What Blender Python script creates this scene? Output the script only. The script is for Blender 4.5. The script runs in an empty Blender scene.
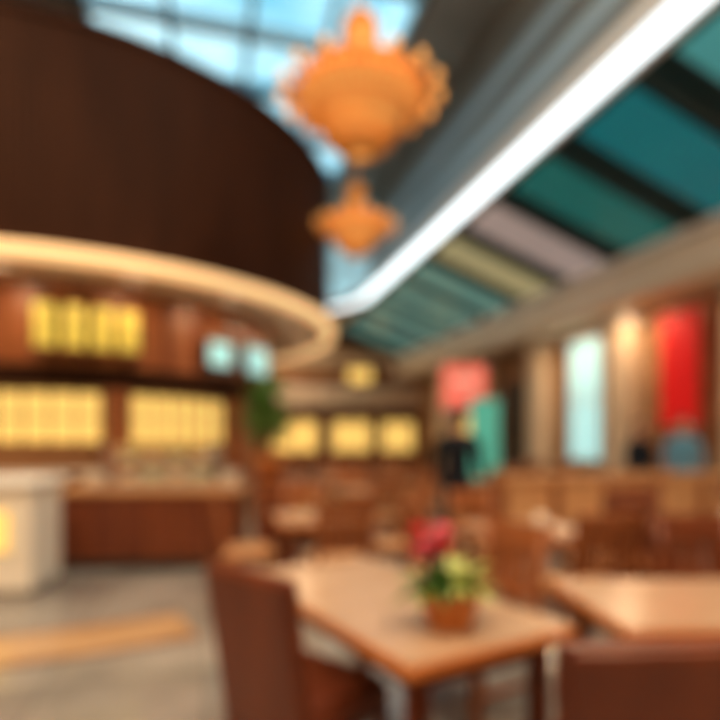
import bpy, bmesh, math, random
from mathutils import Vector, Matrix
random.seed(7)
scene=bpy.context.scene
scene.view_settings.view_transform='Standard'
DOF=True

# ---------------------------------------------------------------- frames
def H(s,t,z=0.0):
    return Vector((.964*s-.265*t, .265*s+.964*t, z))
HA=math.atan2(.265,.964)      # rotation of the hall axes

# ---------------------------------------------------------------- materials
def P(name,col,rough=.5,metal=0,em=None,es=0,col2=None,scale=4,stretch=(1,1,1),alpha=1,bump=0,kind='noise',spec=.5):
    m=bpy.data.materials.new(name); m.use_nodes=True
    nt=m.node_tree; b=nt.nodes['Principled BSDF']
    b.inputs['Base Color'].default_value=(*col,1)
    b.inputs['Roughness'].default_value=rough
    b.inputs['Metallic'].default_value=metal
    b.inputs['Specular IOR Level'].default_value=spec
    b.inputs['Alpha'].default_value=alpha
    if em: 
        b.inputs['Emission Color'].default_value=(*em,1); b.inputs['Emission Strength'].default_value=es
    if col2:
        tc=nt.nodes.new('ShaderNodeTexCoord'); mp=nt.nodes.new('ShaderNodeMapping'); mp.inputs['Scale'].default_value=stretch
        nt.links.new(tc.outputs['Object'],mp.inputs['Vector'])
        if kind=='noise':
            tx=nt.nodes.new('ShaderNodeTexNoise'); tx.inputs['Scale'].default_value=scale; tx.inputs['Detail'].default_value=4; out=tx.outputs['Fac']
        else:
            tx=nt.nodes.new('ShaderNodeTexWave'); tx.inputs['Scale'].default_value=scale; tx.inputs['Distortion'].default_value=4; out=tx.outputs['Fac']
        nt.links.new(mp.outputs[0],tx.inputs['Vector'])
        r=nt.nodes.new('ShaderNodeValToRGB')
        r.color_ramp.elements[0].position=.3; r.color_ramp.elements[1].position=.7
        r.color_ramp.elements[0].color=(*col,1); r.color_ramp.elements[1].color=(*col2,1)
        nt.links.new(out,r.inputs[0]); nt.links.new(r.outputs[0],b.inputs['Base Color'])
        if bump:
            bp=nt.nodes.new('ShaderNodeBump'); bp.inputs['Strength'].default_value=bump
            nt.links.new(out,bp.inputs['Height']); nt.links.new(bp.outputs[0],b.inputs['Normal'])
    return m

M={}
M['drum']=P('dark_walnut',(.034,.010,.003),.6,col2=(.054,.017,.006),scale=3,stretch=(1,1,.15),spec=.15)
M['drumback']=P('walnut_recess',(.022,.006,.002),.7,spec=.1)
M['cream']=P('cream_plaster',(.72,.55,.38),.6,col2=(.78,.61,.44),scale=2)
M['fascia']=P('stone_fascia',(.76,.68,.57),.5,col2=(.84,.76,.65),scale=1.2)
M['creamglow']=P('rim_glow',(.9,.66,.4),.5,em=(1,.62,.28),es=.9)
M['white']=P('white_plaster',(.80,.81,.82),.5)
M['cove']=P('cove_diffuser',(.9,.93,.95),.5,em=(.82,.95,1),es=2.2)
M['addedup']=P('added_uplight_strip',(.9,.93,.95),.5,em=(.75,.9,1),es=5)  # glow strip added to wash the bulkhead bluish
M['wood']=P('red_oak',(.22,.066,.020),.4,col2=(.33,.115,.038),scale=5,stretch=(1,1,.2))
M['woodd']=P('mahogany',(.11,.024,.009),.35,col2=(.18,.045,.015),scale=6,stretch=(1,1,.2))
M['woodl']=P('light_oak',(.52,.26,.12),.4,col2=(.64,.36,.18),scale=5,stretch=(.3,1,1))
M['top']=P('table_laminate',(.40,.26,.17),.25,col2=(.52,.36,.25),scale=4,stretch=(.3,1,1))
M['edge']=P('table_edge',(.48,.16,.045),.35,col2=(.56,.21,.065),scale=6)
M['bulk']=P('grey_bulkhead',(.17,.155,.125),.6,col2=(.30,.28,.24),scale=1.2,stretch=(.3,.3,3))
M['dark']=P('dark_panel',(.015,.02,.02),.5)
M['dteal']=P('dark_teal_base',(.003,.035,.045),.4)
M['metal']=P('brushed_steel',(.5,.5,.5),.3,1)
M['darkmetal']=P('dark_steel',(.05,.05,.055),.4,.8)
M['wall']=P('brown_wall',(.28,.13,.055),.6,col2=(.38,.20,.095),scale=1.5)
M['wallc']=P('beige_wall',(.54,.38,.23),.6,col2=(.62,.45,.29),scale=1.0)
M['yellow']=P('lit_yellow',(.4,.25,.06),.5,em=(1,.64,.17),es=1.1)
M['yellow2']=P('lit_lantern',(.4,.3,.06),.5,em=(.85,.64,.10),es=.7)
M['screen']=P('lit_screen',(.2,.4,.4),.3,em=(.45,.8,.8),es=.8)
M['winlit']=P('lit_window',(.25,.4,.4),.3,em=(.42,.82,.82),es=.95)
M['clere']=P('clerestory_glass',(.2,.35,.4),.3,em=(.42,.66,.70),es=.8)
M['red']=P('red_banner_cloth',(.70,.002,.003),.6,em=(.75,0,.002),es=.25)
M['pink']=P('coral_print',(.9,.20,.16),.6,em=(.9,.2,.16),es=.4)  # print glows by itself to brighten the board
M['tealp']=P('teal_print',(.1,.55,.5),.6,em=(.1,.5,.45),es=.2)
M['gold']=P('gold_rattan',(.70,.30,.06),.45,.1,em=(.9,.34,.06),es=.13)
M['goldglow']=P('chandelier_shade',(.80,.42,.12),.5,em=(1,.48,.13),es=.62)
M['terra']=P('terracotta',(.62,.22,.06),.5,col2=(.70,.29,.09),scale=8)
M['soil']=P('soil',(.04,.025,.015),.9)
M['leaf']=P('leaf_green',(.10,.27,.03),.45,col2=(.22,.42,.07),scale=9)
M['leafd']=P('leaf_dark',(.03,.11,.02),.45,col2=(.06,.20,.03),scale=9)
M['leafl']=P('leaf_lime',(.40,.50,.13),.45,col2=(.55,.60,.22),scale=9)
M['flower']=P('red_petals',(.70,.012,.04),.5,em=(.7,0,.03),es=.06)
M['flowerp']=P('pink_petals',(.85,.25,.35),.5)
M['ceramic']=P('white_ceramic',(.85,.83,.78),.2)
M['food']=P('food',(.6,.28,.08),.6,col2=(.75,.5,.15),scale=20)
M['greens']=P('salad_greens',(.3,.4,.12),.6,col2=(.55,.55,.25),scale=20)
M['streak']=P('tan_reflection_streak',(.42,.26,.14),.2,col2=(.54,.36,.21),scale=2)  # warm floor reflection put into a tan colour
M['skin']=P('skin',(.55,.30,.20),.5)
M['eye']=P('eye_white',(.8,.8,.8),.2)
M['pupil']=P('pupil',(.02,.01,.01),.2)
M['lip']=P('lips',(.45,.14,.12),.5)
M['hair']=P('black_hair',(.012,.009,.008),.5)
M['navy']=P('black_jacket',(.008,.012,.022),.7,spec=.2)
M['trouser']=P('dark_trousers',(.02,.02,.025),.8)
M['blue']=P('blue_shirt',(.10,.30,.48),.7)
M['shoe']=P('black_shoes',(.01,.01,.01),.4)
M['jean']=P('jeans',(.04,.07,.14),.8)
M['frame']=P('skylight_frame',(.60,.74,.80),.5)
M['trimb']=P('blue_grey_moulding',(.42,.52,.56),.5)
M['framed']=P('skylight_beam_blue',(.20,.42,.52),.5)

def glass(name,fac=.12,col=(1,1,1)):
    m=bpy.data.materials.new(name); m.use_nodes=True; nt=m.node_tree; nt.nodes.clear()
    o=nt.nodes.new('ShaderNodeOutputMaterial'); mx=nt.nodes.new('ShaderNodeMixShader'); mx.inputs[0].default_value=fac
    a=nt.nodes.new('ShaderNodeBsdfTransparent'); a.inputs[0].default_value=(*col,1)
    g=nt.nodes.new('ShaderNodeBsdfGlossy'); g.inputs['Roughness'].default_value=.08
    nt.links.new(a.outputs[0],mx.inputs[1]); nt.links.new(g.outputs[0],mx.inputs[2]); nt.links.new(mx.outputs[0],o.inputs[0])
    return m
M['glass']=glass('clear_glass')
M['skyglass']=glass('skylight_glass',.05,(.9,.97,1))

# tiled floor
def floor_mat():
    m=bpy.data.materials.new('floor_tiles'); m.use_nodes=True; nt=m.node_tree; b=nt.nodes['Principled BSDF']
    tc=nt.nodes.new('ShaderNodeTexCoord'); br=nt.nodes.new('ShaderNodeTexBrick')
    br.offset=0; br.inputs['Scale'].default_value=1; br.inputs['Brick Width'].default_value=.9; br.inputs['Row Height'].default_value=.9
    br.inputs['Mortar Size'].default_value=.006
    br.inputs['Color1'].default_value=(.22,.205,.195,1); br.inputs['Color2'].default_value=(.32,.30,.28,1); br.inputs['Mortar'].default_value=(.12,.11,.1,1)
    n=nt.nodes.new('ShaderNodeTexNoise'); n.inputs['Scale'].default_value=1.2; n.inputs['Detail'].default_value=6
    mx=nt.nodes.new('ShaderNodeMix'); mx.data_type='RGBA'; mx.blend_type='OVERLAY'; mx.inputs[0].default_value=.7
    nt.links.new(tc.outputs['Object'],br.inputs['Vector']); nt.links.new(tc.outputs['Object'],n.inputs['Vector'])
    nt.links.new(br.outputs['Color'],mx.inputs[6]); nt.links.new(n.outputs['Fac'],mx.inputs[7])
    nt.links.new(mx.outputs[2],b.inputs['Base Color']); b.inputs['Roughness'].default_value=.13
    return m
M['floor']=floor_mat()

# ---------------------------------------------------------------- builder
class B:
    def __init__(s): s.v=[];s.f=[];s.m=[];s.sm=[];s.mats=[]
    def mi(s,k):
        mt=M[k]
        if mt not in s.mats: s.mats.append(mt)
        return s.mats.index(mt)
    def add(s,vs,fs,k,smooth=False,T=None):
        o=len(s.v); i=s.mi(k)
        for v in vs:
            v=Vector(v); s.v.append(T@v if T else v)
        for f in fs: s.f.append([a+o for a in f]); s.m.append(i); s.sm.append(smooth)
    def bm(s,bm,k,smooth=False,T=None):
        bm.verts.ensure_lookup_table()
        for i,v in enumerate(bm.verts): v.index=i
        s.add([v.co.copy() for v in bm.verts],[[v.index for v in f.verts] for f in bm.faces],k,smooth,T); bm.free()
    def box(s,c,d,k,rz=0,rx=0,ry=0,bev=0):
        b=bmesh.new(); bmesh.ops.create_cube(b,size=1)
        bmesh.ops.scale(b,vec=d,verts=b.verts)
        if bev: bmesh.ops.bevel(b,geom=list(b.edges),offset=bev,segments=2,affect='EDGES',profile=.6)
        T=Matrix.Translation(c)@Matrix.Rotation(rz,4,'Z')@Matrix.Rotation(ry,4,'Y')@Matrix.Rotation(rx,4,'X')
        s.bm(b,k,False,T)
    def hbox(s,s0,s1,t0,t1,z0,z1,k):
        vs=[H(a,b,c) for c in (z0,z1) for a,b in ((s0,t0),(s1,t0),(s1,t1),(s0,t1))]
        s.add(vs,[(0,3,2,1),(4,5,6,7),(0,1,5,4),(1,2,6,5),(2,3,7,6),(3,0,4,7)],k)
    def lathe(s,pr,k,c=(0,0,0),n=32,smooth=True):
        vs=[];fs=[]
        for r,z in pr:
            for i in range(n):
                a=2*math.pi*i/n; vs.append((c[0]+r*math.cos(a),c[1]+r*math.sin(a),c[2]+z))
        for j in range(len(pr)-1):
            for i in range(n):
                fs.append((j*n+i,j*n+(i+1)%n,(j+1)*n+(i+1)%n,(j+1)*n+i))
        s.add(vs,fs,k,smooth)
    def tube(s,pts,r,k,n=8,smooth=True):
        pts=[Vector(p) for p in pts]; rs=r if isinstance(r,(list,tuple)) else [r]*len(pts)
        vs=[];fs=[]
        for i,p in enumerate(pts):
            d=(pts[min(i+1,len(pts)-1)]-pts[max(i-1,0)]).normalized()
            up=Vector((0,0,1)) if abs(d.z)<.9 else Vector((1,0,0))
            x=d.cross(up).normalized(); y=d.cross(x).normalized()
            for j in range(n):
                a=2*math.pi*j/n; vs.append(p+(x*math.cos(a)+y*math.sin(a))*rs[i])
        for i in range(len(pts)-1):
            for j in range(n): fs.append((i*n+j,i*n+(j+1)%n,(i+1)*n+(j+1)%n,(i+1)*n+j))
        fs.append(list(range(n))); fs.append([(len(pts)-1)*n+j for j in range(n)])
        s.add(vs,fs,k,smooth)
    def ball(s,c,r,k,u=16,v=10,T=None):
        b=bmesh.new(); bmesh.ops.create_uvsphere(b,u_segments=u,v_segments=v,radius=1)
        if not isinstance(r,(list,tuple)): r=(r,r,r)
        TT=Matrix.Translation(c)@Matrix.Diagonal((*r,1))
        s.bm(b,k,True,(T@TT) if T else TT)
    def arc(s,C,r0,r1,a0,a1,z0,z1,k,n=48,smooth=False):
        full=abs(abs(a1-a0)-360)<.01; vs=[];fs=[]
        for i in range(n+1):
            a=math.radians(a0+(a1-a0)*i/n); c,d=math.cos(a),math.sin(a)
            for r,z in ((r0,z0),(r1,z0),(r1,z1),(r0,z1)): vs.append((C[0]+r*c,C[1]+r*d,z))
        for i in range(n):
            for j in range(4):
                fs.append((4*i+j,4*i+(j+1)%4,4*(i+1)+(j+1)%4,4*(i+1)+j))
        if not full: fs.append((3,2,1,0)); fs.append((4*n,4*n+1,4*n+2,4*n+3))
        s.add(vs,fs,k,smooth)
    def leaf(s,base,az,el,L,w,droop,k,n=6):
        vs=[];fs=[]; p=Vector(base); e=el
        for i in range(n+1):
            f=i/n; ww=w*math.sin(math.pi*min(1,max(.06,f*.92+.06)))
            side=Vector((-math.sin(az),math.cos(az),0))
            nrm=Vector((-math.cos(az)*math.sin(e),-math.sin(az)*math.sin(e),math.cos(e)))
            vs+= [p-side*ww*.5+nrm*ww*.12,p.copy(),p+side*ww*.5+nrm*ww*.12]
            p=p+Vector((math.cos(az)*math.cos(e),math.sin(az)*math.cos(e),math.sin(e)))*L/n
            e-=droop/n
        for i in range(n):
            a=3*i; fs+=[(a,a+1,a+4,a+3),(a+1,a+2,a+5,a+4)]
        s.add(vs,fs,k,True)
    def mesh(s,name):
        me=bpy.data.meshes.new(name); me.from_pydata([tuple(v) for v in s.v],[],s.f)
        for m in s.mats: me.materials.append(m)
        for p,i,sm in zip(me.polygons,s.m,s.sm): p.material_index=i; p.use_smooth=sm
        bm=bmesh.new(); bm.from_mesh(me); bmesh.ops.recalc_face_normals(bm,faces=bm.faces); bm.to_mesh(me); bm.free()
        return me
    def done(s,name,loc=(0,0,0),rz=0,parent=None):
        return inst(s.mesh(name),name,loc,rz,parent)
def inst(me,name,loc=(0,0,0),rz=0,parent=None):
    o=bpy.data.objects.new(name,me); o.location=loc; o.rotation_euler=(0,0,rz)
    scene.collection.objects.link(o)
    if parent: o.parent=parent
    return o
def empty(name,loc=(0,0,0),rz=0):
    o=bpy.data.objects.new(name,None); o.location=loc; o.rotation_euler=(0,0,rz); o.empty_display_size=.2
    scene.collection.objects.link(o); return o

# ---------------------------------------------------------------- room shell
SL,SR,T0,T1=-14,11,-5,28
ZC,ZT=7.0,11.0
b=B(); b.hbox(SL-.2,SR+.2,T0-.2,T1+.2,-.1,0,'floor'); b.done('floor')
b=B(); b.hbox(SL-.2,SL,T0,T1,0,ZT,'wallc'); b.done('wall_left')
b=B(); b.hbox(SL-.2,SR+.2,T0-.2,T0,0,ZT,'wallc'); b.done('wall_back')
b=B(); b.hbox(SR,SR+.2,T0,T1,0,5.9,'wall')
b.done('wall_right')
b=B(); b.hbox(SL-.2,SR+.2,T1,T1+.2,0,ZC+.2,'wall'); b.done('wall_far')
for nm,(a,bb,c,d) in {'baseboard_right':(SR-.02,SR,T0,T1),'baseboard_far':(SL,SR,T1-.02,T1)}.items():
    b=B(); b.hbox(a,bb,c,d,0,.12,'woodd'); b.done(nm)

# upper ceiling with skylight opening
K0,K1,Q0,Q1=-2.6,4.57,0.5,20.0
b=B()
b.hbox(SL,K0,T0,24,ZT,ZT+.3,'bulk'); b.hbox(K1,6.6,T0,24,ZT,ZT+.3,'bulk')
b.hbox(K0,K1,T0,Q0,ZT,ZT+.3,'bulk'); b.hbox(K0,K1,Q1,24,ZT,ZT+.3,'bulk')
b.done('ceiling')
sk=empty('window_skylight')
b=B()
for i in range(5):
    s=K0+(K1-K0)*i/4; b.hbox(s-.07,s+.07,Q0,Q1,ZT,ZT+.28,'frame')
n=9
for i in range(n+1):
    t=Q0+(Q1-Q0)*i/n; b.hbox(K0,K1,t-.14,t+.14,ZT,ZT+.3,'framed' if i%2 else 'frame')
b.done('skylight_frame',parent=sk)
b=B(); b.hbox(K0,K1,Q0,Q1,ZT+.2,ZT+.22,'skyglass'); b.done('skylight_glass',parent=sk)

# U path of the atrium edge
def upath(r,off=0):
    R=r; pts=[(2.87+R,T0)]
    for i in range(25):
        a=math.pi*i/24/2*1.0
        pts.append((2.87+R*math.cos(a),20.5+R*math.sin(a)))
    pts.append((SL,20.5+R)); return pts
def ustrip(bd,ri,ro,z0,z1,k,sub=None):
    A=upath(ri);C=upath(ro)
    if sub: A=A[sub[0]:sub[1]]; C=C[sub[0]:sub[1]]
    vs=[];fs=[]
    for (a,c) in zip(A,C): vs+=[H(*a,z0),H(*c,z0),H(*c,z1),H(*a,z1)]
    for i in range(len(A)-1):
        for j in range(4): fs.append((4*i+j,4*i+(j+1)%4,4*i+4+(j+1)%4,4*i+4+j))
    fs.append((3,2,1,0)); m=4*(len(A)-1); fs.append((m,m+1,m+2,m+3)); bd.add(vs,fs,k)
RU=3.37
b=B(); ustrip(b,RU,RU+.2,ZC,ZT,'bulk')
for z in (7.5,8.3,9.2): ustrip(b,RU-.08,RU,z,z+.35,'trimb')
b.done('wall_atrium')
# clerestory glazing around the rounded far end of the atrium
cw=empty('window_clerestory')
b=B(); ustrip(b,RU-.14,RU-.1,7.35,10.8,'clere',(2,27)); b.done('clerestory_glass',parent=cw)
b=B()
for z in (7.3,8.45,9.6,10.75): ustrip(b,RU-.18,RU-.1,z,z+.12,'frame',(2,27))
pp=upath(RU-.16)
for i in range(2,26,4):
    s_,t_=pp[i]; b.hbox(s_-.05,s_+.05,t_-.05,t_+.05,7.3,10.85,'frame')
for k in range(1,8):
    s_=2.87-k*2.0; b.hbox(s_-.05,s_+.05,20.5+RU-.21,20.5+RU-.11,7.3,10.85,'frame')
b.done('clerestory_frame',parent=cw)
cv=empty('trim_cove_light')
b=B(); ustrip(b,RU-.70,RU+.05,ZC-.02,ZC+.14,'white'); ustrip(b,RU-.70,RU-.66,ZC+.14,ZC+.24,'white'); b.done('cove_lip',parent=cv)
b=B(); ustrip(b,RU-.56,RU-.14,ZC-.05,ZC-.02,'cove'); b.done('cove_diffuser',parent=cv)
b=B(); ustrip(b,RU-.5,RU-.4,ZC+.14,ZC+.17,'addedup'); b.done('added_uplight',parent=cv)  # added strip, lights the atrium bulkhead from the cove lip
# low ceiling beyond the atrium
b=B(); A=upath(RU); pts=[H(*p,ZC) for p in A[1:]]+[H(SL,T1,ZC),H(2.87+RU,T1,ZC)]
n=len(pts); vs=pts+[p+Vector((0,0,.2)) for p in pts]
b.add(vs,[list(range(n)),list(range(n,2*n))]+[(i,(i+1)%n,n+(i+1)%n,n+i) for i in range(n)],'wallc'); b.done('ceiling_far')

# sloping teal ceiling on the right
S0,S1,ZA,ZB=6.24,9.56,7.0,5.8
def zs(s): return ZA+(ZB-ZA)*(s-S0)/(S1-S0)
def slope(bd,s0,s1,t0,t1,o,th,k):
    vs=[H(s,t,zs(s)+e) for e in (-o-th,-o) for s,t in ((s0,t0),(s1,t0),(s1,t1),(s0,t1))]
    bd.add(vs,[(0,3,2,1),(4,5,6,7),(0,1,5,4),(1,2,6,5),(2,3,7,6),(3,0,4,7)],k)
b=B(); slope(b,S0,S1,T0,T1,-.1,.1,'dteal'); b.done('ceiling_slope')
cols=[(.01,.30,.34),(.01,.30,.34),(.01,.28,.32),(.02,.28,.32),(.07,.34,.36),(.0,.18,.22),(.01,.16,.15),(.46,.38,.36),(.48,.44,.24),(.14,.34,.31),(.15,.36,.33),(.14,.34,.31),(.14,.32,.30),(.10,.28,.26)]
pe=empty('teal_ceiling_panels')
for i in range(14):
    t0=-3.8+2.2*i
    c=cols[i]; key='tp%d'%i
    M[key]=P('glass_panel_%d'%i,tuple(x*.7 for x in c),.25,em=c,es=.5,col2=tuple(min(1,x*.95+.005) for x in c),scale=.8)
    b=B(); slope(b,S0+.15,S1-.12,t0+.05,t0+1.42,0,.03,key); b.done('panel_%d'%(i+1),parent=pe)
    b=B(); slope(b,S0+.05,S1-.02,t0+1.74,t0+1.88,0,.08,'dteal'); b.done('rib_%d'%(i+1),parent=pe)
# fascia
b=B(); b.hbox(S1,S1+.15,T0,T1,4.74,5.85,'fascia'); b.hbox(S1-.12,S1+.15,T0,T1,5.62,5.82,'white'); b.hbox(S1-.06,S1+.15,T0,T1,4.72,4.84,'cream')
b.done('trim_fascia_right')
b=B(); b.hbox(S1,SR,T0,T1,4.74,4.84,'cream'); b.done('ceiling_right')

# ---------------------------------------------------------------- right wall fittings
for t in (3.5,8.9,12.4,16.3,20.2,24):
    b=B(); p=H(SR-.32,t); b.box((0,0,2.37),(.6,.7,4.74),'cream',bev=.03); b.box((0,0,.15),(.63,.8,.3),'woodd',bev=.02); b.box((0,0,4.6),(.63,.8,.2),'white',bev=.02)
    b.done('column',p,HA)
def win(name,t0,t1,z0,z1,k):
    b=B(); b.hbox(SR-.05,SR-.02,t0,t1,z0,z1,k)
    for a in (t0,t1,(t0+t1)/2): b.hbox(SR-.1,SR,a-.04,a+.04,z0,z1,'white')
    for z in (z0,z1,(z0+z1)/2): b.hbox(SR-.1,SR,t0-.04,t1+.04,z-.04,z+.04,'white')
    b.done(name)
win('window_1',13.65,15.1,.9,4.5,'winlit')
win('window_2',5.0,7.6,1.0,4.3,'winlit')
SD=SR-.03
b=B(); b.hbox(SD-.06,SD,17.2,19.1,.01,3.6,'dark')
for a in (17.2,18.15,19.1): b.hbox(SD-.1,SD,a-.06,a+.06,.01,3.65,'woodd')
b.hbox(SD-.1,SD,17.14,19.16,3.55,3.7,'woodd'); b.hbox(SD-.14,SD-.1,18.0,18.03,.9,1.3,'metal'); b.done('door_1')
b=B(); b.hbox(SD-.08,SD,20.8,23.4,.3,2.6,'yellow'); b.hbox(SD-.14,SD,20.7,23.5,2.6,3.1,'woodd'); 
for a in (20.8,21.65,22.5,23.4): b.hbox(SD-.12,SD,a-.04,a+.04,.01,2.6,'woodd')
b.done('display_cabinet')
# red hanging banner
b=B(); n=12
vs=[];fs=[]
for i in range(n+1):
    t=9.95+1.1*i/n; o=.03*math.sin(i*1.6)
    vs+=[H(SR-.5+o,t,1.75),H(SR-.5+o,t,4.45)]
for i in range(n): fs.append((2*i,2*i+1,2*i+3,2*i+2))
b.add(vs,fs,'red',True); b.tube([H(SR-.5,9.9,4.46),H(SR-.5,11.1,4.46)],.025,'metal'); b.tube([H(SR-.5,9.9,1.75),H(SR-.5,11.1,1.75)],.025,'metal')
for t in (10.1,10.9): b.tube([H(SR-.5,t,4.46),H(SR-.5,t,4.74)],.008,'metal')
b.done('red_hanging_banner')

# ---------------------------------------------------------------- far wall shops
b=B(); b.hbox(-6,SR,T1-.5,T1,3.3,4.1,'cream'); b.hbox(-6,SR,T1-.55,T1,4.1,4.2,'white'); b.done('trim_fascia_far')
b=B(); b.hbox(-14,SR,T1-.3,T1,5.4,6.0,'cream'); b.done('trim_band_far')
TF=T1-.03
for s0,s1 in ((-5.5,-2.2),(-1.6,1.6),(2.4,5.4),(6.2,8.2),(8.8,10.6)):
    b=B(); b.hbox(s0,s1,TF-.1,TF,.5,2.5,'yellow'); b.hbox(s0-.1,s1+.1,TF-.2,TF,2.5,3.28,'woodd'); b.hbox(s0-.1,s1+.1,TF-.9,TF-.3,.005,1.0,'wood')
    m=max(2,int((s1-s0)/.9))
    for i in range(m+1):
        a=s0+(s1-s0)*i/m; b.hbox(a-.05,a+.05,TF-.16,TF,.5,2.5,'woodd')
    b.done('lit_food_kiosk')
b=B(); b.hbox(7.0,8.2,T1-.36,T1-.3,4.5,5.2,'yellow'); b.hbox(6.9,8.3,T1-.3,T1-.03,4.4,5.3,'woodd'); b.done('lit_sign')

# ---------------------------------------------------------------- wooden drum
C=(-6.3,12.6); R=5.6; ZD0,ZD1=4.0,7.1
dr=empty('wood_slat_drum')
b=B(); b.arc(C,R-.25,R-.07,0,360,ZD0,ZD1,'drumback',120); b.arc(C,.01,R-.07,0,360,ZD1-.1,ZD1,'drumback',120); b.done('drum_core',parent=dr)
b=B(); N=330
for i in range(N):
    a=2*math.pi*i/N; b.box((C[0]+(R-.045)*math.cos(a),C[1]+(R-.045)*math.sin(a),(ZD0+ZD1)/2),(.05,.085,ZD1-ZD0),'drum',rz=a)
b.done('slats',parent=dr)
b=B(); b.arc(C,R-.1,R+.12,0,360,ZD0-.16,ZD0,'creamglow',120,True); b.arc(C,3.3,R+.02,0,360,ZD0-.08,ZD0-.01,'cream',120); 
b.arc(C,R-.55,R-.35,0,360,ZD0-.13,ZD0-.08,'cream',120); b.done('soffit_ring',parent=dr)
b=B(); b.arc(C,R-.1,R+.04,0,360,ZD1-.03,ZD1+.06,'drum',120); b.done('top_trim',parent=dr)
st=empty('food_stall')
b=B(); b.arc(C,.01,3.4,0,360,0,ZD0-.08,'wall',96); b.done('stall_core',parent=st)
b=B(); b.arc(C,4.05,4.2,0,360,2.3,ZD0-.08,'wood',96); b.arc(C,4.0,4.26,0,360,2.28,2.62,'drumback',96); b.arc(C,3.4,4.05,0,360,2.6,2.7,'wallc',96); b.done('stall_fascia',parent=st)
b=B()
for i in range(40):
    a=2*math.pi*i/40; b.box((C[0]+4.22*math.cos(a),C[1]+4.22*math.sin(a),3.3),(.05,.06,1.2),'woodd',rz=a)
b.done('fascia_battens',parent=st)
b=B()
for a in (-128,-92,-56,-20,20):
    ar=math.radians(a); b.box((C[0]+4.1*math.cos(ar),C[1]+4.1*math.sin(ar),1.15),(.3,.4,2.3),'wood',rz=ar,bev=.02)
b.done('stall_posts',parent=st)
b=B()
for a0,a1 in ((-140,-100),(-97,-58),(-50,-12),(-5,30)):
    b.arc(C,3.4,3.46,a0,a1,1.42,2.25,'yellow',20)
    b.arc(C,3.4,3.5,a0,a1,1.8,1.83,'woodd',20)
    k=6
    for i in range(k+1):
        ar=math.radians(a0+(a1-a0)*i/k); b.box((C[0]+3.45*math.cos(ar),C[1]+3.45*math.sin(ar),1.83),(.08,.035,.9),'woodd',rz=ar)
    b.arc(C,3.4,3.75,a0,a1,.88,.94,'ceramic',20); b.arc(C,3.4,3.7,a0,a1,0,.88,'woodd',20)
b.done('lit_back_shelves',parent=st)
for i,a in enumerate((-69.5,-64.5,-59.5,-54.5)):
    ar=math.radians(a); lo=(C[0]+4.46*math.cos(ar),C[1]+4.46*math.sin(ar),0)
    b=B(); b.lathe([(.02,2.78),(.13,2.8),(.16,2.9),(.16,3.45),(.13,3.55),(.02,3.57)],'yellow2',n=12)
    b.lathe([(.14,2.76),(.18,2.78),(.18,2.83),(.14,2.84)],'woodd',n=12); b.lathe([(.14,3.5),(.18,3.52),(.18,3.57),(.03,3.6)],'woodd',n=12)
    for j in range(6):
        q=j*math.pi/3; b.tube([(.17*math.cos(q),.17*math.sin(q),2.8),(.17*math.cos(q),.17*math.sin(q),3.55)],.008,'woodd',5)
    b.tube([(0,0,3.57),(0,0,3.92)],.01,'darkmetal',5)
    b.done('paper_lantern',lo,ar)
ar=math.radians(-17); b=B(); b.box((0,0,0),(.08,.95,.6),'darkmetal',bev=.02); b.box((.045,0,0),(.01,.87,.52),'screen'); b.box((-.08,0,0),(.1,.1,.1),'darkmetal')
b.done('menu_screen',(C[0]+4.38*math.cos(ar),C[1]+4.38*math.sin(ar),3.05),ar)
ar=math.radians(-32); b=B(); b.box((0,0,0),(.08,.6,.5),'darkmetal',bev=.02); b.box((.045,0,0),(.01,.54,.43),'screen'); b.box((-.08,0,0),(.1,.1,.1),'darkmetal')
b.done('menu_screen',(C[0]+4.38*math.cos(ar),C[1]+4.38*math.sin(ar),3.02),ar)

# ---------------------------------------------------------------- counters on the left
b=B(); L=1.95
b.box((0,0,.42),(L,.75,.84),'wood',bev=.02); b.box((0,0,.05),(L-.1,.8,.1),'darkmetal'); b.box((0,0,.87),(L+.1,.87,.06),'woodl',bev=.015)
for i in range(6): b.box((-L/2+.17+i*(L-.34)/5,-.385,.46),(.29,.03,.62),'woodd',bev=.01)
b.done('service_counter',(-2.36,6.6,0),.04)
b=B()
b.box((0,0,.02),(1.2,.5,.04),'metal',bev=.01)
for x in (-.58,.58):
    for y in (-.23,.23): b.tube([(x,y,.02),(x,y,.46)],.012,'metal')
b.box((0,0,.47),(1.24,.55,.025),'glass'); b.box((0,-.25,.25),(1.2,.01,.4),'glass'); b.box((0,0,.27),(1.16,.3,.012),'glass')
b.box((0,.0,.445),(1.1,.05,.02),'yellow')
for i in range(4):
    x=-.42+.28*i
    b.lathe([(.001,.045),(.08,.045),(.13,.11),(.125,.11),(.08,.055),(.001,.055)],'ceramic',(x,0,0),18); b.ball((x,0,.11),(.105,.105,.06),'greens' if i%2 else 'food')
    b.lathe([(.001,.28),(.07,.28),(.11,.33),(.105,.33),(.07,.29),(.001,.29)],'ceramic',(x,0,0),18); b.ball((x,0,.33),(.09,.09,.05),'food' if i%2 else 'greens')
b.done('glass_food_display',(-2.3,6.6,.903),.04)
for x in (-3.1,-1.52):
    b=B()
    for i in range(9): b.lathe([(.001,0),(.08,0),(.13,.02),(.125,.024),(.001,.008)],'ceramic',(0,0,i*.018),20)
    b.done('plate_stack',(x,6.55,.903))
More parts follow.
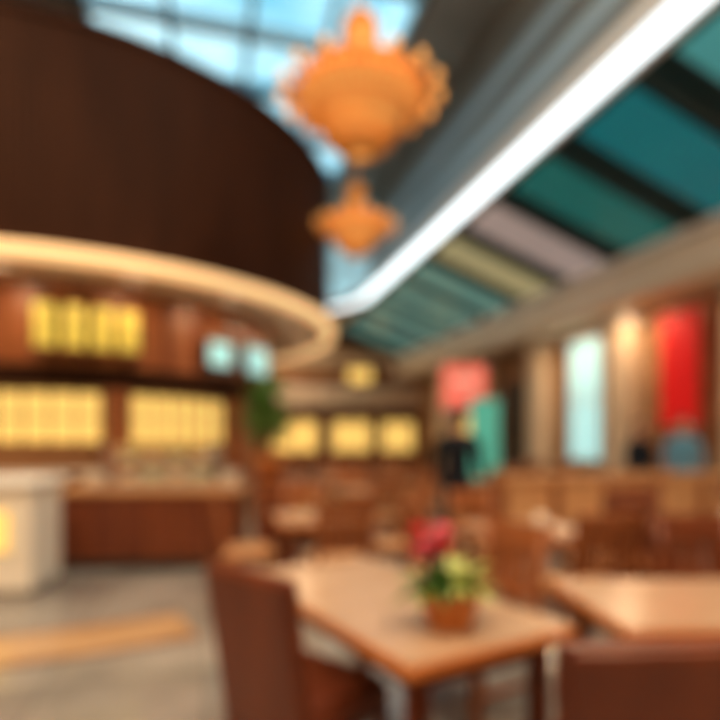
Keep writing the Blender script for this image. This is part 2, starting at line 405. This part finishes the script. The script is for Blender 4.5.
# cream reception counter
b=B(); b.box((0,0,.5),(1.9,.7,1.0),'ceramic',bev=.03); b.box((0,0,1.03),(2.0,.8,.06),'white',bev=.015); b.box((0,-.36,.6),(1.6,.02,.36),'yellow'); b.box((0,0,.04),(1.94,.74,.08),'metal')
for x in (-.8,-.4,0,.4,.8): b.box((x,-.375,.6),(.03,.02,.38),'ceramic')
b.done('cashier_counter',(-3.97,5.3,0),.12)
b=B(); b.box((0,0,.01),(.25,.2,.02),'darkmetal'); b.box((0,.02,.12),(.04,.03,.2),'darkmetal'); b.box((0,0,.27),(.36,.03,.24),'darkmetal',rx=-.2,bev=.01); b.box((0,-.02,.27),(.32,.01,.2),'screen',rx=-.2)
b.done('cash_register',(-3.8,5.33,1.062),.4)

# tan arc band painted in place of a warm reflection on the floor
b=B(); b.arc(C,9.35,9.95,-150,-59,.0,.004,'streak',60); b.arc(C,9.3,9.35,-150,-59,.0,.005,'woodd',60); b.arc(C,9.95,10.0,-150,-59,.0,.005,'woodd',60); b.done('reflection_streak')

# planter + plant
b=B(); b.box((0,0,.46),(.5,.5,.92),'wood',bev=.02); b.box((0,0,.94),(.54,.54,.05),'woodd',bev=.01); b.box((0,-.26,.46),(.38,.02,.7),'woodd',bev=.008)
b.done('plant_stand',(-.99,6.75,0),.04)
def potted(name,loc,pr,ph,leaves,flow=0):
    b=B()
    b.lathe([(.001,0),(pr*.68,0),(pr*.72,.01),(pr*.98,ph*.85),(pr*1.06,ph*.86),(pr*1.06,ph),(pr*.94,ph),(pr*.9,ph*.86),(.001,ph*.86)],'terra',n=28)
    b.lathe([(.001,ph*.9),(pr*.92,ph*.88)],'soil',n=20)
    leaves(b,ph*.88)
    return b.done(name,loc)
def bush(b,z):
    b.tube([(0,0,z),(.02,.01,z+.3),(-.03,0,z+.75)],[.025,.02,.012],'woodd')
    b.tube([(0,0,z+.2),(.12,.05,z+.6)],[.015,.008],'woodd'); b.tube([(0,0,z+.25),(-.13,-.04,z+.65)],[.015,.008],'woodd')
    for i in range(260):
        h=random.uniform(.22,.98); a=random.uniform(0,6.28); rr=random.uniform(0,.23)*(1.15-abs(h-.55))
        b.leaf((rr*math.cos(a)-.03,rr*math.sin(a),z+h),a+random.uniform(-.5,.5),random.uniform(-.4,1.0),random.uniform(.13,.22),random.uniform(.07,.10),random.uniform(.4,1.4),random.choice(['leaf','leafd','leaf','leafd','leafd']))
potted('potted_ficus',(-1.08,6.72,.967),.2,.27,bush)

# ---------------------------------------------------------------- chandeliers
def chandelier(loc,sc,top):
    e=empty('rattan_chandelier',loc)
    pr=[(.07,1.12),(.17,1.06),(.22,.95),(.21,.75),(.24,.55),(.34,.38),(.55,.24),(.82,.15),(.90,.06),(.84,-.04),(.58,-.14),(.52,-.28),(.45,-.44),(.32,-.58),(.14,-.68),(.02,-.70)]
    pr=[(r*sc,z*sc) for r,z in pr]
    b=B(); b.lathe([(r*.93,z) for r,z in pr[:8]],'goldglow',n=40); b.lathe([(r*.93,z*.98) for r,z in pr[9:]],'goldglow',n=40); b.done('inner_shade',parent=e)
    b=B()
    n=38
    for i in range(n):
        a=2*math.pi*i/n
        b.tube([(r*math.cos(a),r*math.sin(a),z) for r,z in pr[:-1]],.018*sc,'gold',5)
    for r,z in pr[1:-1]:
        b.tube([(r*math.cos(q*math.pi/18),r*math.sin(q*math.pi/18),z) for q in range(37)],.014*sc,'gold',5)
    b.done('rattan_ribs',parent=e)
    b=B()
    for i in range(16):
        a=2*math.pi*i/16; c,s=math.cos(a),math.sin(a)
        b.tube([(.3*sc*c,.3*sc*s,.3*sc),(.6*sc*c,.6*sc*s,.05*sc),(.9*sc*c,.9*sc*s,-.04*sc),(1.0*sc*c,1.0*sc*s,.04*sc)],.018*sc,'gold',6)
        b.lathe([(.02*sc,.02*sc),(.065*sc,.04*sc),(.05*sc,.14*sc),(.01,.15*sc)],'goldglow',(1.0*sc*c,1.0*sc*s,0),10)
    b.done('arms_and_lamps',parent=e)
    b=B(); b.tube([(0,0,1.1*sc),(0,0,top-loc[2])],.02,'gold'); b.lathe([(.001,top-loc[2]-.12),(.12,top-loc[2]-.1),(.15,top-loc[2]),(.001,top-loc[2])],'gold',n=20); b.done('suspension_rod',parent=e)
chandelier((0.0,7.0,5.66),.98,11.0)
chandelier((-.09,11.3,5.72),.80,11.0)

# ---------------------------------------------------------------- tables, chairs
def chair_mesh(back='woodd',seat='wood',solid=False):
    b=B()
    for x in (-.2,.2):
        b.box((x,-.2,.22),(.045,.045,.44),back,bev=.006)
        b.tube([(x,.2,0),(x,.2,.45),(x,.235,.7),(x,.28,.95)],[.022,.026,.024,.02],back)
    b.box((0,0,.455),(.46,.45,.05),seat,bev=.018)
    b.box((0,-.2,.4),(.38,.025,.06),back); b.box((0,.2,.4),(.38,.025,.06),back)
    for x in (-.2,.2): b.box((x,0,.4),(.025,.38,.06),back); b.box((x,0,.18),(.02,.38,.025),back)
    b.box((0,.275,.9),(.46,.035,.14),back,rx=-.17,bev=.012)
    b.box((0,.225,.60),(.4,.025,.05),back,rx=-.15,bev=.006)
    if solid:
        b.box((0,.245,.68),(.43,.05,.56),back,rx=-.16,bev=.02)
        b.box((0,.215,.68),(.36,.04,.44),seat,rx=-.16,bev=.02)
        b.box((0,.0,.49),(.42,.42,.05),seat,bev=.02)
        b.box((0,.2,.32),(.4,.03,.2),back,bev=.01)
    else:
        for i in range(6): b.box((-.15+.06*i,.247,.74),(.036,.016,.28),back,rx=-.16)
    return b.mesh('dining_chair')
CH1=chair_mesh('woodd','wood'); CH2=chair_mesh('wood','woodl'); CH3=chair_mesh('woodd','woodd',True)
def chair(x,y,face,me=CH1):
    inst(me,'dining_chair',(x,y,0),face+math.pi/2)
def table_mesh(w,d):
    b=B(); b.box((0,0,.735),(w-.02,d-.02,.012),'top'); b.box((0,0,.712),(w,d,.045),'edge',bev=.01)
    for x in (-w/2+.1,w/2-.1):
        for y in (-d/2+.1,d/2-.1): b.box((x,y,.345),(.06,.06,.69),'woodd',bev=.006)
    b.box((0,0,.655),(w-.16,d-.16,.07),'woodd'); return b.mesh('dining_table')
av=Vector((-.51,.86)); bv=Vector((.86,.51)); Cn=Vector((.146,1.64))
W,D=.75,1.45
c=Cn+av*(D/2)+bv*(W/2); ang=math.atan2(.51,.86)
inst(table_mesh(W,D),'dining_table',(c.x,c.y,0),ang)
chair(-.20,2.12,math.radians(50),CH3)          # left chair
q=c+av*.15+bv*(W/2+.32); chair(q.x,q.y,ang+math.pi,CH2)
chair(.64,1.50,math.pi/2+.06,CH3)
inst(table_mesh(1.3,.75),'dining_table',(1.58,2.36,0),.03)
chair(2.0,3.1,-math.pi/2); chair(1.45,1.72,math.pi/2+.05,CH3)
sm=table_mesh(.85,.85)
def tset(x,y,which=(0,1,2,3),me=CH1,items=True):
    inst(sm,'dining_table',(x,y,0),HA)
    for k in which:
        a=HA+k*math.pi/2; chair(x-math.cos(a)*.66,y-math.sin(a)*.66,a,me)
    if items:
        b=B(); b.lathe([(.001,0),(.07,0),(.12,.018),(.115,.022),(.001,.008)],'ceramic'); b.ball((0,0,.026),(.055,.055,.018),'food'); b.done('food_plate',(x-.18,y-.12,.743))
        b=B(); b.lathe([(.001,0),(.03,0),(.04,.09),(.036,.09),(.028,.006),(.001,.006)],'ceramic',n=16)
        b.tube([(.037,0,.07),(.062,0,.06),(.06,0,.03),(.033,0,.02)],.006,'ceramic',6); b.done('coffee_cup',(x+.15,y+.1,.743))
tset(1.28,4.35,(0,1,2,3),CH2); tset(2.95,4.6,(0,1,2,3)); tset(-.35,5.1,(0,1,2,3),CH2); tset(4.6,5.6,(0,1,2,3))
tset(.1,7.9,(0,1,2,3),CH2); tset(-.3,10.6,(0,1,2,3),CH2); tset(2.1,10.1,(0,1,3),CH2); tset(4.6,11.0,(0,1,2,3),CH2); tset(.9,13.2,(0,1,2,3),CH2); tset(3.6,14,(0,1,2,3),CH2)

# low wooden partition
b=B(); L=6.2
b.box((L/2,0,.45),(L,.1,.9),'woodl'); b.box((L/2,0,.95),(L+.06,.16,.1),'woodl',bev=.02); b.box((L/2,0,.06),(L,.14,.12),'woodd')
for i in range(9): b.box((i*L/8,0,.5),(.12,.15,1.0),'wood',bev=.01)
b.done('low_wooden_partition',(1.75,7.0,0),HA)

# flower pot on table
def flowers(b,z):
    for i in range(80):
        a=random.uniform(0,6.28); rr=random.uniform(0,.06)
        k=random.choice(['leafl','leaf','leafl','leafl']) if math.cos(a)>-.2 else random.choice(['leafd','leaf'])
        b.leaf((rr*math.cos(a),rr*math.sin(a),z),a,random.uniform(.2,1.3),random.uniform(.1,.2),random.uniform(.03,.05),random.uniform(.6,1.6),k)
    for i in range(13):
        x,y=random.uniform(-.11,-.02),random.uniform(-.06,.05); h=z+random.uniform(.12,.22)
        b.tube([(x*.3,y*.3,z),(x,y,h)],.003,'leafd',5)
        for j in range(9):
            a=j*.7; b.leaf((x,y,h),a,.5 if j%2 else .9,.048,.038,.9,'flower' if i%4 else 'flowerp',4)
        b.ball((x,y,h+.008),.014,'flower',8,6)
potted('potted_flowers',(.325,2.02,.742),.112,.135,flowers)

# ---------------------------------------------------------------- promo banners
b=B(); b.box((0,0,2.6),(.95,.04,.95),'pink',bev=.01)
for x in (-.45,.45): b.tube([(x,0,0),(x,0,3.1)],.02,'metal')
b.box((-.45,0,.02),(.12,.5,.04),'metal'); b.box((.45,0,.02),(.12,.5,.04),'metal'); b.box((0,-.022,2.75),(.5,.005,.12),'white'); b.done('coral_sign_board',(2.25,12.1,0),.05)
b=B(); b.box((0,0,1.25),(.6,.02,2.1),'tealp'); b.box((0,0,.08),(.7,.25,.12),'metal',bev=.02); b.box((0,0,2.32),(.64,.04,.04),'metal'); b.tube([(0,.04,.1),(0,.04,2.3)],.012,'metal'); b.done('teal_rollup_banner',(2.55,11.45,0),.05)

# ---------------------------------------------------------------- people
def person(name,loc,rz,top,bottom,height=1.72,long_hair=False,sleeves=True,arm_fwd=.25):
    """local: faces -Y, 1.72 m"""
    J={'pel':(0,0,.93,.155,.115),'wa':(0,.005,1.08,.14,.105),'ch':(0,.01,1.28,.172,.12),'up':(0,.012,1.40,.14,.10),'nk':(0,.008,1.47,.06,.058),'nk2':(0,-.005,1.55,.054,.054)}
    for sgn,n in ((-1,'r'),(1,'l')):
        fw=arm_fwd if sgn<0 else .06
        J['sh'+n]=(sgn*.19,.012,1.40,.066,.066); J['el'+n]=(sgn*.228,.02-fw*.12,1.12,.052,.052); J['wr'+n]=(sgn*.215,-.02-fw,.90+fw*.45,.033,.033)
        J['hp'+n]=(sgn*.095,0,.86,.098,.10); J['kn'+n]=(sgn*.10,-.015,.49,.065,.065); J['an'+n]=(sgn*.105,.02,.09,.042,.045); J['to'+n]=(sgn*.125,-.15,.045,.045,.035); J['he'+n]=(sgn*.105,.06,.045,.038,.035)
    names=list(J); E=[('pel','wa'),('wa','ch'),('ch','up'),('up','nk'),('nk','nk2')]
    for n in 'rl': E+=[('up','sh'+n),('sh'+n,'el'+n),('el'+n,'wr'+n),('pel','hp'+n),('hp'+n,'kn'+n),('kn'+n,'an'+n),('an'+n,'to'+n),('an'+n,'he'+n)]
    me=bpy.data.meshes.new('skel'); me.from_pydata([J[n][:3] for n in names],[(names.index(a),names.index(c)) for a,c in E],[])
    o=bpy.data.objects.new('skel',me); scene.collection.objects.link(o)
    mod=o.modifiers.new('s','SKIN'); mod.use_smooth_shade=True
    if not me.skin_vertices: me.skin_vertices.new()
    for i,n in enumerate(names):
        sv=me.skin_vertices[0].data[i]; sv.radius=(J[n][3],J[n][4]); sv.use_root=(n=='pel')
    o.modifiers.new('u','SUBSURF').levels=2
    dg=bpy.context.evaluated_depsgraph_get(); dg.update(); ev=o.evaluated_get(dg); m2=ev.to_mesh()
    b=B(); vs=[v.co.copy() for v in m2.vertices]
    groups={}
    for p in m2.polygons:
        c=p.center
        arm=abs(c.x)>.18 and c.z<1.45 and c.z>.7
        if c.z<.085: k='shoe'
        elif arm: k=top if sleeves or c.z>1.2 else 'skin'
        elif c.z>1.475: k='skin'
        elif c.z>.90: k=top
        else: k=bottom
        groups.setdefault(k,[]).append(list(p.vertices))
    b.v+= vs
    for k,fs in groups.items():
        i=b.mi(k)
        for f in fs: b.f.append(f); b.m.append(i); b.sm.append(True)
    ev.to_mesh_clear(); bpy.data.objects.remove(o)
    for sgn,n in ((-1,'r'),(1,'l')):
        w=Vector(J['wr'+n][:3]); el=Vector(J['el'+n][:3]); d=(w-el).normalized(); side=Vector((0,-1,0)); side=(side-d*side.dot(d)).normalized(); nr=d.cross(side)
        pc=w+d*.05
        T=Matrix((( *(side),0),(*d,0),(*nr,0),(0,0,0,1))).transposed(); 
        T=Matrix.Translation(pc)@T
        b.ball((0,0,0),(.042,.055,.018),'skin',12,8,T)
        for j,(off,L) in enumerate(((.03,.072),(.011,.082),(-.010,.075),(-.029,.058))):
            p0=pc+d*.035+side*off; curl=-nr*sgn
            pts=[p0,p0+d*L*.45,p0+d*L*.75+curl*L*.2,p0+d*L*.9+curl*L*.5]
            b.tube(pts,[.0095,.009,.008,.006],'skin',7)
        p0=pc-d*.01+side*.035; b.tube([p0,p0+side*.025+d*.02,p0+side*.032+d*.05],[.012,.010,.007],'skin',7)
    hz=1.63; b.ball((0,-.01,hz+.01),(.077,.095,.112),'skin',24,16); b.ball((0,-.045,hz-.06),(.052,.05,.048),'skin',16,10)
    for sx in (-1,1):
        b.ball((sx*.03,-.094,hz+.01),(.014,.010,.009),'eye',10,8); b.ball((sx*.03,-.103,hz+.01),(.006,.004,.006),'pupil',8,6)
        b.tube([(sx*.015,-.102,hz+.03),(sx*.03,-.104,hz+.035),(sx*.046,-.094,hz+.03)],.004,'hair',6)
        b.ball((sx*.079,.005,hz-.002),(.012,.02,.032),'skin',10,8)
    b.tube([(0,-.1,hz+.02),(0,-.118,hz-.018),(0,-.1,hz-.026)],[.008,.014,.01],'skin',8); b.ball((0,-.092,hz-.052),(.024,.009,.008),'lip',12,8)
    bm=bmesh.new(); bmesh.ops.create_uvsphere(bm,u_segments=28,v_segments=18,radius=1)
    bmesh.ops.delete(bm,geom=[v for v in bm.verts if (v.co.y<-.25 and v.co.z<.45) or v.co.z<(-.55 if not long_hair else -.9)],context='VERTS')
    b.bm(bm,'hair',True,Matrix.Translation((0,.004,hz+.024))@Matrix.Diagonal((.088,.104,.12,1)))
    if long_hair: b.ball((0,.06,hz-.09),(.075,.045,.13),'hair')
    b.lathe([(.062,1.455),(.07,1.46),(.066,1.49),(.06,1.49)],top,(0,.005,0),20)
    o=b.done(name,loc,rz); s=height/1.75; o.scale=(s,s,s); return o
person('standing_man',(1.04,5.95,0),2.7,'navy','trouser',1.78)
person('standing_woman',(4.16,8.32,0),.3,'navy','jean',1.72,True)
person('standing_man',(4.90,8.5,0),-.5,'blue','trouser',1.78,False,True)

# ---------------------------------------------------------------- lights
def area(name,loc,size,e,col,rot=(0,0,0),shape='DISK'):
    l=bpy.data.lights.new(name,'AREA'); l.shape=shape; l.size=size; l.energy=e; l.color=col
    o=bpy.data.objects.new(name,l); o.location=loc; o.rotation_euler=rot; scene.collection.objects.link(o); return o
WARM=(1,.73,.46)
def downlight(s,t,z,e,r=.16,world=False):
    p=Vector((s,t,z)) if world else H(s,t,z)
    en=empty('soffit_or_added_downlight',p)  # fill fixtures added to light the interior, besides the soffit ring
    b=B(); b.lathe([(r,-.02),(r+.04,-.02),(r+.04,0),(r,0)],'metal',n=24); b.done('bezel',parent=en)
    o=area('lamp',(0,0,-.012),2*r,e,WARM); o.parent=en
for t in (2,6.5,11.6,14.3): downlight(10.0,t,4.73,60,.12)  # lamps added to light the right side below the fascia
for a in (-120,-95,-75,-55,-35,-12,8):
    ar=math.radians(a); downlight(C[0]+5.0*math.cos(ar),C[1]+5.0*math.sin(ar),ZD0-.085,30,.12,True)
for s in (-1,2.5): downlight(s,25.3,ZC-.01,260,.25)
for s,t,e in ((3,-1.5,560),(-1.5,-1,560),(5.1,2.5,420),(-8,1,420),(-8,5,420),(-4.5,3,300)): downlight(s,t,ZT-.01,e,.35)  # lamps added out of view to light the tables and front

# world
w=bpy.data.worlds.new('sky'); scene.world=w; w.use_nodes=True; nt=w.node_tree; bg=nt.nodes['Background']
tc=nt.nodes.new('ShaderNodeTexCoord'); n=nt.nodes.new('ShaderNodeTexNoise'); n.inputs['Scale'].default_value=4; n.inputs['Detail'].default_value=3
r=nt.nodes.new('ShaderNodeValToRGB'); r.color_ramp.elements[0].position=.36; r.color_ramp.elements[1].position=.6
r.color_ramp.elements[0].color=(.16,.46,.58,1); r.color_ramp.elements[1].color=(.64,.88,.93,1)
nt.links.new(tc.outputs['Generated'],n.inputs['Vector']); nt.links.new(n.outputs['Fac'],r.inputs[0]); nt.links.new(r.outputs[0],bg.inputs['Color']); bg.inputs['Strength'].default_value=1.75

# camera
cd=bpy.data.cameras.new('camera'); cam=bpy.data.objects.new('camera',cd); scene.collection.objects.link(cam)
cam.location=(0,0,1.4); cam.rotation_euler=(math.pi/2,0,0); cd.lens=28; cd.sensor_width=36; cd.shift_y=83/720; cd.clip_start=.02
if DOF:
    cd.dof.use_dof=True; cd.dof.focus_distance=.3; cd.dof.aperture_fstop=2.1
scene.camera=cam

# ---- turn the whole place so that the hall walls lie along the world axes
RZ=Matrix.Rotation(-HA,4,'Z')
bpy.context.view_layer.update()
def ident(o): return o.location.length<1e-6 and abs(o.rotation_euler.z)<1e-6 and abs(o.rotation_euler.x)<1e-6
for o in list(scene.objects):
    if o.parent: continue
    if ident(o):
        if o.type=='MESH': o.data.transform(RZ)
        for ch in o.children:
            if ch.type=='MESH' and ident(ch): ch.data.transform(RZ)
    else:
        o.location=RZ@o.location; o.rotation_euler.z-=HA
scene.view_settings.gamma=.94
